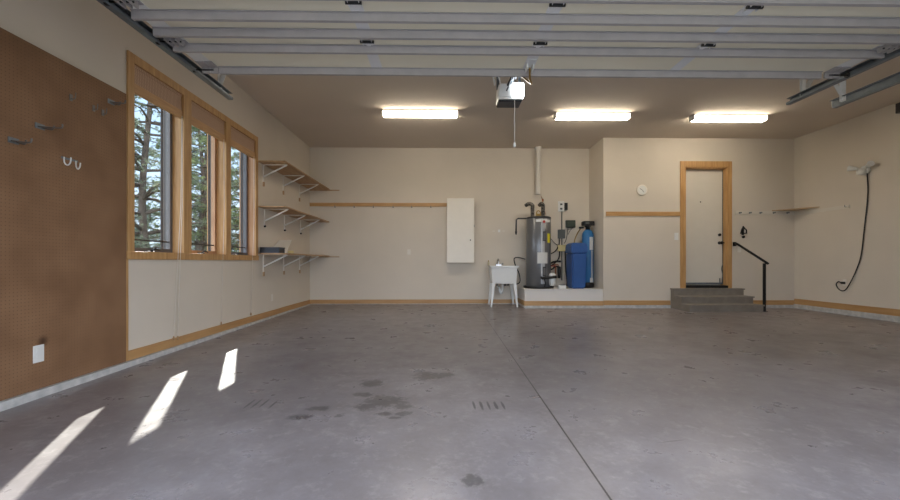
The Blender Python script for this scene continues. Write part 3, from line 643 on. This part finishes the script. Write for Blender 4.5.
# ---------------------------------------------------------------- door wall items
one('wooden_rail', box(BM(), XJ + .05, 4.905, YD - .02, YD, 1.91, 1.998, .003), 'woodh', 'horizontal wood board on the wall left of the entry door', 'rail', at=(4.12, YD, 2.0))
t = thing('wall_clock', 'round white wall clock above the wood board', 'clock', (4.10, YD, 2.44))
mk('clock_rim', lathe(BM(), [(.105, YD), (.11, YD - .02), (.1, YD - .03), (.09, YD - .022)], (4.105, 0, 2.445), 32, 'Y'), 'cabinet', t)
mk('clock_face', lathe(BM(), [(.088, YD - .015), (.088, YD - .024)], (4.105, 0, 2.445), 32, 'Y'), 'white', t)
b = BM(); bar(b, (4.105, YD - .027, 2.445), (4.14, YD - .027, 2.40), .006, .004, (0, 1, 0)); bar(b, (4.105, YD - .027, 2.445), (4.06, YD - .027, 2.475), .006, .004, (0, 1, 0))
mk('clock_hands', b, 'black', t)
t = thing('hook_rail', 'white strip with small hooks on the wall right of the entry door', 'hook rail', (6.6, YD, 1.97))
mk('rail_board', box(BM(), 6.06, XR - .002, YD - .012, YD, 1.945, 2.02, .002), 'doorpaint', t)
for x in (6.15, 6.36, 6.58, 6.86, 7.15):
    b = BM(); lathe(b, [(.018, YD - .012), (.018, YD - .02), (.008, YD - .022), (.008, YD - .05), (.015, YD - .055)], (x, 0, 1.98), 10, 'Y'); mk('hook', b, 'galvd', t)
t = thing('hook_strip', 'thin white strip on the right wall beyond the corner shelf', 'hook rail', (XR, 7.6, 1.95))
mk('strip_board', box(BM(), XR - .012, XR, 7.06, YD - .02, 1.925, 1.99, .002), 'doorpaint', t)
mk('end_hook', tube(BM(), smooth_pts([(XR - .012, 7.1, 1.96), (XR - .05, 7.1, 1.955), (XR - .055, 7.1, 1.99)], 4), .006, 6), 'galvd', t)
t = thing('corner_shelf', 'thin triangular shelf in the right corner of the garage', 'shelf', (XR, YD, 2.03))
b = BM(); prism(b, [(6.84, YD - .001), (XR - .001, YD - .001), (XR - .001, 7.64)], 'Z', 2.022, 2.037); mk('shelf_board', b, 'shelfedge', t)
t = thing('wall_bracket', 'small black metal bracket on the wall above the handrail', 'bracket', (6.22, YD, 1.58))
b = BM(); box(b, 6.195, 6.245, YD - .012, YD, 1.52, 1.66, .004); mk('back_plate', b, 'blackmetal', t)
b = BM(); tube(b, smooth_pts([(6.165, YD - .03, 1.555), (6.17, YD - .04, 1.62), (6.20, YD - .03, 1.655), (6.22, YD - .02, 1.70)], 4), .012, 6); tube(b, smooth_pts([(6.275, YD - .03, 1.555), (6.27, YD - .04, 1.62), (6.24, YD - .03, 1.655), (6.22, YD - .02, 1.70)], 4), .012, 6); tube(b, [(6.15, YD - .03, 1.555), (6.29, YD - .03, 1.555)], .012, 6)
mk('loop', b, 'blackmetal', t); mk('lower_knob', lathe(BM(), [(.02, YD), (.03, YD - .02), (.025, YD - .04)], (6.22, 0, 1.48), 12, 'Y'), 'blackmetal', t)

# entry steps
t = thing('entry_steps', 'three grey-brown painted wooden steps up to the entry door', 'steps', (5.32, 7.9, 0))
for i, (yf, zt) in enumerate(((8.05, .42), (7.80, .28), (7.55, .14))):
    zb = 0 if i == 2 else zt - .14; bot = fz(7.6) - .004 
    mk('riser', box(BM(), 4.70, 6.13, yf, (YD - .021, 8.05, 7.80)[i], bot, zt - .025), 'step', t)
    mk('tread', rbox(BM(), 4.685, 6.145, yf - .022, (YD - .023, 8.05, 7.80)[i] - .001, zt - .025, zt), 'step', t)
# handrail
t = thing('handrail', 'black metal handrail with one post beside the entry steps', 'handrail', (6.12, 7.60, 0))
mk('post', rbox(BM(), 6.17, 6.21, 7.58, 7.62, fz(7.6), .935), 'blackmetal', t)
b = BM(); tube(b, [(6.04, 8.17, 1.335), (6.045, 8.12, 1.335), (6.20, 7.52, .925)], .022, 10); mk('rail', b, 'blackmetal', t)
b = BM(); box(b, 6.01, 6.07, 8.165, YD - .001, 1.29, 1.375, .004); mk('wall_mount', b, 'blackmetal', t)
b = BM(); box(b, 6.15, 6.23, 7.56, 7.64, fz(7.6) - .001, fz(7.6) + .008); mk('foot_plate', b, 'blackmetal', t)

# right wall: twin-head light, cord, speaker
t = thing('security_light', 'white twin-headed light fixture high on the right wall, trailing a long black cord', 'light fixture', (XR, 6.79, 2.55))
mk('base_plate', lathe(BM(), [(.08, XR), (.085, XR - .03), (.06, XR - .05), (.03, XR - .055)], (0, 6.79, 2.54), 20, 'X'), 'white', t)
mk('sensor', lathe(BM(), [(.03, -.085), (.06, -.07), (.068, -.02), (.045, .02)], (XR - .08, 6.79, 2.55), 16), 'white', t)
for s in (-1, 1):
    b = BM(); tube(b, [(XR - .04, 6.79 + s * .03, 2.57), (XR - .08, 6.79 + s * .10, 2.60)], .014, 8)
    tube(b, [(XR - .07, 6.79 + s * .08, 2.59), (XR - .09, 6.79 + s * .13, 2.605), (XR - .11, 6.79 + s * .185, 2.62)], .024, 14, .05); mk('lamp_head', b, 'white', t)
mk('power_cord', tube(BM(), smooth_pts([(XR - .03, 6.74, 2.48), (XR - .02, 6.74, 2.1), (XR - .02, 6.80, 1.5), (XR - .02, 6.85, 1.07), (XR - .02, 6.93, .82), (XR - .03, 7.02, .6), (XR - .03, 7.12, .45), (XR - .04, 7.21, .45), (XR - .05, 7.26, .54), (XR - .05, 7.22, .60), (XR - .05, 7.17, .58)]), .009, 8), 'rubber', t)
mk('plug', rbox(BM(), XR - .055, XR - .01, 7.13, 7.18, .56, .6), 'black', t)
plate('outlet_plate', XR, 7.15, .585, '-X', 'outlet plate low on the right wall with the black cord plugged in', m='offwhite')
t = thing('wall_speaker', 'small black speaker mounted high on the right wall', 'speaker', (XR, 6.2, 3.3))
mk('speaker_case', rbox(BM(), XR - .14, XR - .02, 6.05, 6.22, 3.31, 3.47, bev=.008), 'black', t); mk('speaker_mount', box(BM(), XR - .02, XR, 6.10, 6.16, 3.36, 3.42), 'black', t); mk('speaker_badge', box(BM(), XR - .12, XR - .05, 6.221, 6.224, 3.39, 3.40), 'silver', t)

# ---------------------------------------------------------------- ceiling lights
for i, (x0, x1, y) in enumerate(((-1.025, .255, 6.74), (1.93, 3.22, 6.80), (4.35, 5.65, 6.86))):
    t = thing('fluorescent_light', ['left one of the three long ceiling lights, nearest the windows', 'middle one of the three long ceiling lights, right of the opener', 'right one of the three long ceiling lights, above the entry steps'][i], 'ceiling light', ((x0 + x1) / 2, y + .07, H), 'fluorescent ceiling lights')
    mk('housing', box(BM(), x0, x1, y - .005, y + .155, H - .022, H, .002), 'white', t)
    b = BM(); prism(b, [(y + .002, H - .022), (y + .008, H - .075), (y + .028, H - .092), (y + .122, H - .092), (y + .142, H - .075), (y + .148, H - .022)], 'X', x0 + .015, x1 - .015); mk('lens', b, 'tube', t)
    for a in (x0, x1 - .015): mk('end_cap', box(BM(), a, a + .015, y - .002, y + .152, H - .094, H - .02, .003), 'white', t)

# ---------------------------------------------------------------- overhead garage door, open
DXa, DXb, ZP = -2.06, 3.49, 2.635
t = thing('garage_door', 'wide sectional garage door raised overhead with steel struts', 'garage door', (.71, 3.5, ZP))
secs = [(3.015, 3.50), (2.56, 3.010), (2.10, 2.555), (1.60, 2.095)]
cols = (-.57, .735, 2.02)
for (a, c) in secs:
    b = BM(); box(b, DXa, DXb, a, c, ZP, ZP + .045, .004); s = mk('panel', b, 'doorskin', t)
    for x in cols: mk('stile', box(BM(), x - .045, x + .045, a + .012, c - .012, ZP - .003, ZP), 'stile', s)
    for x in (DXa, DXb - .12): mk('end_stile', box(BM(), x, x + .12, a + .006, c - .006, ZP - .004, ZP), 'white', s)
for i, ys in enumerate((3.475, 3.115, 2.905, 2.705, 2.475, 2.25, 2.03)):
    x0, x1 = (DXa + .14, DXb - .16) if i == 0 else (DXa - .01, DXb + .0)
    b = BM(); prism(b, [(ys - .028, ZP - .004), (ys - .011, ZP - .004), (ys - .009, ZP - .052), (ys + .009, ZP - .052), (ys + .011, ZP - .004), (ys + .03, ZP - .004), (ys + .03, ZP - .008), (ys + .015, ZP - .008), (ys + .013, ZP - .058), (ys - .013, ZP - .058), (ys - .015, ZP - .008), (ys - .028, ZP - .008)], 'X', x0, x1)
    mk('strut', b, 'galv', t)
for yj in (3.0125, 2.5575, 2.0975):
    for x in cols:
        b = BM(); box(b, x - .042, x + .042, yj - .05, yj - .012, ZP - .008, ZP - .003); box(b, x - .042, x + .042, yj + .012, yj + .05, ZP - .008, ZP - .003)
        box(b, x - .038, x - .034, yj - .045, yj + .04, ZP - .03, ZP - .004); box(b, x + .034, x + .038, yj - .045, yj + .04, ZP - .03, ZP - .004)
        tube(b, [(x - .045, yj, ZP - .022), (x + .045, yj, ZP - .022)], .007, 8); prism(b, [(x - .035, yj + .05), (x + .035, yj + .05), (x + .012, yj + .085), (x + .012, yj + .1), (x - .012, yj + .1), (x - .012, yj + .085)], 'Z', ZP - .009, ZP - .0035); h = mk('hinge', b, 'stile', t)
        mk('hinge_slot_dark', tube(BM(), [(x - .052, yj, ZP - .024), (x + .052, yj, ZP - .024)], .011, 8), 'black', h)  # oversized black pin stands in for the shaded slot under the hinge
for s, xe in ((-1, DXa), (1, DXb)):
    for yj in (3.0125, 2.5575, 2.0975):
        b = BM(); xa = xe - s * .12
        for yy in (-.07, .03): box(b, min(xa, xe), max(xa, xe), yj + yy, yj + yy + .04, ZP - .010, ZP - .004)
        for q in (.02, .06, .10): box(b, xe - s * q - .004, xe - s * q + .004, yj - .05, yj + .05, ZP - .05, ZP - .008)
        h = mk('roller_hinge', b, 'galv', t)
        mk('roller', lathe(tube(BM(), [(xe - s * .11, yj, ZP - .035), (xe + s * .05, yj, ZP - .035)], .006, 8), [(.022, xe + s * .05), (.024, xe + s * .055), (.024, xe + s * .065), (.022, xe + s * .07)], (0, yj, ZP - .035), 16, 'X'), 'black', h)
    # top section roller bracket plates
    for q0, q1 in ((.0, .066), (.074, .135)):
        b = BM(); xa, xb = sorted((xe - s * q0, xe - s * q1)); box(b, xa, xb, 3.36, 3.47, ZP - .014, ZP - .004, .002); box(b, xa, xb, 3.455, 3.47, ZP - .06, ZP - .012)
        mk('corner_bracket', b, 'galv', t)
    mk('corner_roller', lathe(tube(BM(), [(xe - s * .1, 3.45, ZP - .035), (xe + s * .05, 3.45, ZP - .035)], .006, 8), [(.022, xe + s * .05), (.024, xe + s * .055), (.024, xe + s * .065), (.022, xe + s * .07)], (0, 3.45, ZP - .035), 16, 'X'), 'black', t)
# arm bracket on top section
b = BM(); box(b, .70, .77, 3.28, 3.42, ZP - .012, ZP - .003); box(b, .705, .715, 3.34, 3.42, ZP - .05, ZP - .012); box(b, .755, .765, 3.34, 3.42, ZP - .05, ZP - .012); mk('arm_bracket', b, 'white', t)

def track(X, s, ya, yb, lab, hang):
    t = thing('door_track', lab, 'door track', (X, yb, 2.6))
    zc = 2.618; b = BM()
    prism(b, [(X + s * .02, zc - .03), (X + s * .022, zc - .033), (X - s * .02, zc - .033), (X - s * .026, zc - .026), (X - s * .026, zc - .01), (X - s * .023, zc - .01), (X - s * .023, zc - .024), (X - s * .018, zc - .030), (X + s * .017, zc - .030),
              (X + s * .020, zc - .024), (X + s * .020, zc + .028), (X - s * .02, zc + .03), (X - s * .02, zc + .033), (X + s * .023, zc + .033), (X + s * .023, zc - .03)][1:], 'Y', ya, yb)
    mk('rail', b, 'galvd', t)
    b = BM(); box(b, min(X + s * .024, X + s * .03), max(X + s * .024, X + s * .03), ya, yb, zc - .02, zc + .045); box(b, min(X + s * .024, X + s * .055), max(X + s * .024, X + s * .055), ya, yb, zc + .04, zc + .045); mk('reinforcing_angle', b, 'galvd', t)
    for (yy, dx) in hang:
        b = BM(); xx = X + s * .034
        box(b, xx, xx + .004 , yy - .022, yy + .022, zc - .01, H); box(b, xx - .022, xx + .022, yy + .018, yy + .022, zc - .01, H)
        bar(b, (xx, yy, zc + .02), (xx + dx, yy + .02, H - .003), .045, .004, (0, 1, 0)); mk('hanger_strap', b, 'white', t)
track(-2.13, -1, .9, 4.05, 'steel door track on the left, running towards the windows', [(3.9, .3)])
track(3.575, 1, .9, 4.08, 'steel door track at the right end of the open door', [(3.94, .45)])
track(4.14, -1, .9, 4.16, 'separate steel track of the next bay, farthest right', [(4.03, -.5)])

# ---------------------------------------------------------------- opener
ox, oy = .70, 4.12
t = thing('door_opener', 'white garage door opener with a glowing light hung behind the door', 'door opener', (ox, oy, 2.62))
b = BM(); loft(b, [rect(.575, .82, 4.12, 4.30, 2.63), rect(.57, .825, 4.10, 4.31, 2.65), rect(.575, .815, 4.10, 4.3, 2.80)]); bmesh.ops.bevel(b, geom=b.edges[:], offset=.012, segments=2, affect='EDGES')
mk('motor_case', b, 'white', t)
b = BM(); loft(b, [rect(.582, .81, 4.13, 4.29, 2.618), rect(.572, .82, 4.115, 4.305, 2.634)]); mk('lower_cover', b, 'heaterd', t)
b = BM(); rbox(b, .715, .832, 4.075, 4.2, 2.65, 2.80, bev=.015); mk('light_lens', b, 'bulb', t)
b = BM(); box(b, .685, .715, 1.0, 4.16, 2.80, 2.835); mk('rail', b, 'galvd', t)
b = BM(); tube(b, [(.70, 3.98, 2.84), (.66, 4.07, 2.76)], .012, 8); box(b, .69, .735, 3.86, 4.0, 2.79, 2.85, .006); tube(b, [(.665, 4.05, 2.74), (.645, 4.06, 2.70)], .008, 6); mk('chain_sprocket', b, 'black', t)
mk('door_arm', tube(BM(), smooth_pts([(.735, 3.38, ZP - .03), (.755, 3.46, ZP - .085), (.79, 3.56, ZP - .08), (.80, 3.66, ZP - .03), (.78, 3.78, ZP + .06), (.72, 3.87, 2.80)]), .009, 8), 'brass', t)
b = BM()
for x in (.58, .81): box(b, x - .015, x + .015, 4.22, 4.224, 2.78, H); box(b, x - .0155, x - .0115, 4.195, 4.225, 2.78, H)
bar(b, (.58, 4.23, 2.9), (.81, 4.23, 3.4), .03, .003, (0, 1, 0)); mk('hanger', b, 'galvd', t)
mk('power_wire', tube(BM(), smooth_pts([(.60, 4.14, 2.79), (.575, 4.1, 2.85), (.545, 4.05, 2.87), (.51, 4.05, 2.85), (.52, 4.1, 2.83), (.56, 4.3, 2.9), (.58, 4.5, H)]), .007, 6), 'white', t)
cord = mk('release_cord', tube(BM(), [(.705, 3.92, 2.79), (.705, 3.93, 2.13)], .003, 6), 'white', t)
mk('release_handle', lathe(BM(), [(.006, 2.14), (.013, 2.12), (.016, 2.10), (.008, 2.09)], (.705, 3.93, 0), 10), 'white', cord)

# ---------------------------------------------------------------- pines outside
def pine(x, y, h, cr, mneedle, label, z_low, seed, dens=1.0, tr=.16, lean=0):
    rnd = random.Random(seed); base = Vector((x, y, -.33))
    t = thing('pine_tree', label, 'tree', base, 'pine trees outside the windows')
    P = lambda z: Vector((x + lean * z + .06 * math.sin(z * 1.3 + seed), y + .05 * math.cos(z + seed), base.z + z))
    mk('trunk', tube(BM(), [P(h * i / 14) for i in range(15)], tr, 10, .02), 'bark', t)
    bb = BM(); fb = BM(); z = z_low
    while z < h * .98:
        k = (z - z_low) / (h - z_low); L0 = cr * (1 - k) ** .7 * (.75 + .5 * rnd.random()) + .2
        for q in range(4):
            a = rnd.random() * 6.283; L = L0 * (.7 + .5 * rnd.random()); d = Vector((math.cos(a), math.sin(a), 0)); p0 = P(z)
            rise = rnd.uniform(-.05, .45); pts = [p0 + d * L * s + Vector((rnd.uniform(-.05, .05), rnd.uniform(-.05, .05), L * (rise * s - .25 * s * s + rnd.uniform(-.03, .03)))) for s in (0, .25, .5, .75, 1)]
            tube(bb, pts, .035 * (1 - k) + .012, 5, .006)
            for j in range(int(9 * dens * L / 1.2) + 3):
                s = rnd.uniform(.25, 1.0); i0 = min(int(s * 4), 3); p = pts[i0].lerp(pts[i0 + 1], s * 4 - i0)
                side = Vector((-d.y, d.x, rnd.uniform(-.3, .4))) * rnd.uniform(-1, 1) * .38 * L * (1.15 - s)
                e2 = p + side
                if side.length > .12: tube(bb, [p, e2], .007, 3, .004)
                for m_ in range(3):
                    c = p.lerp(e2, 1 - m_ * .33) + Vector((rnd.gauss(0, .05), rnd.gauss(0, .05), rnd.gauss(0, .05))); dirv = (side.normalized() if side.length > .01 else d) + d * .5
                    for nn in range(18):
                        v = (dirv * .6 + Vector((rnd.gauss(0, 1), rnd.gauss(0, 1), rnd.gauss(0, 1)))).normalized() * rnd.uniform(.05, .10)
                        wv = v.cross(Vector((rnd.random(), rnd.random(), rnd.random()))).normalized() * .0075
                        A = fb.verts.new(c - wv); B = fb.verts.new(c + wv); D = fb.verts.new(c + v); fb.faces.new((A, B, D))
        z += rnd.uniform(.2, .34) * (1.0 if dens > .9 else 1.2)
    mk('branches', bb, 'bark', t); 
    bmesh.ops.translate(fb, verts=fb.verts, vec=-wloc(t))
    me = bpy.data.meshes.new('needles'); fb.to_mesh(me); fb.free(); me.materials.append(M[mneedle]); o = bpy.data.objects.new('needles', me); C.objects.link(o); o.parent = t
pine(-6.55, 8.95, 7.2, 1.7, 'needle1', 'bare-stemmed pine with a thick trunk seen through the nearest window', 1.6, 1, .7, .1)
pine(-10.6, 12.6, 9.5, 2.6, 'needle1', 'bluish pine farther off behind the thick trunk', .9, 2, 1.0)
pine(-7.9, 13.2, 6.4, 2.2, 'needle2', 'yellow-green pine seen through the middle window', .8, 3, 1.25)
pine(-12.6, 21.5, 13, 3.0, 'needle3', 'dark tall pine far behind the middle window', .8, 4, .9, .2)
pine(-7.3, 15.4, 7.6, 2.2, 'needle1', 'dense blue-green pine filling the farthest window', .7, 5, 1.4)
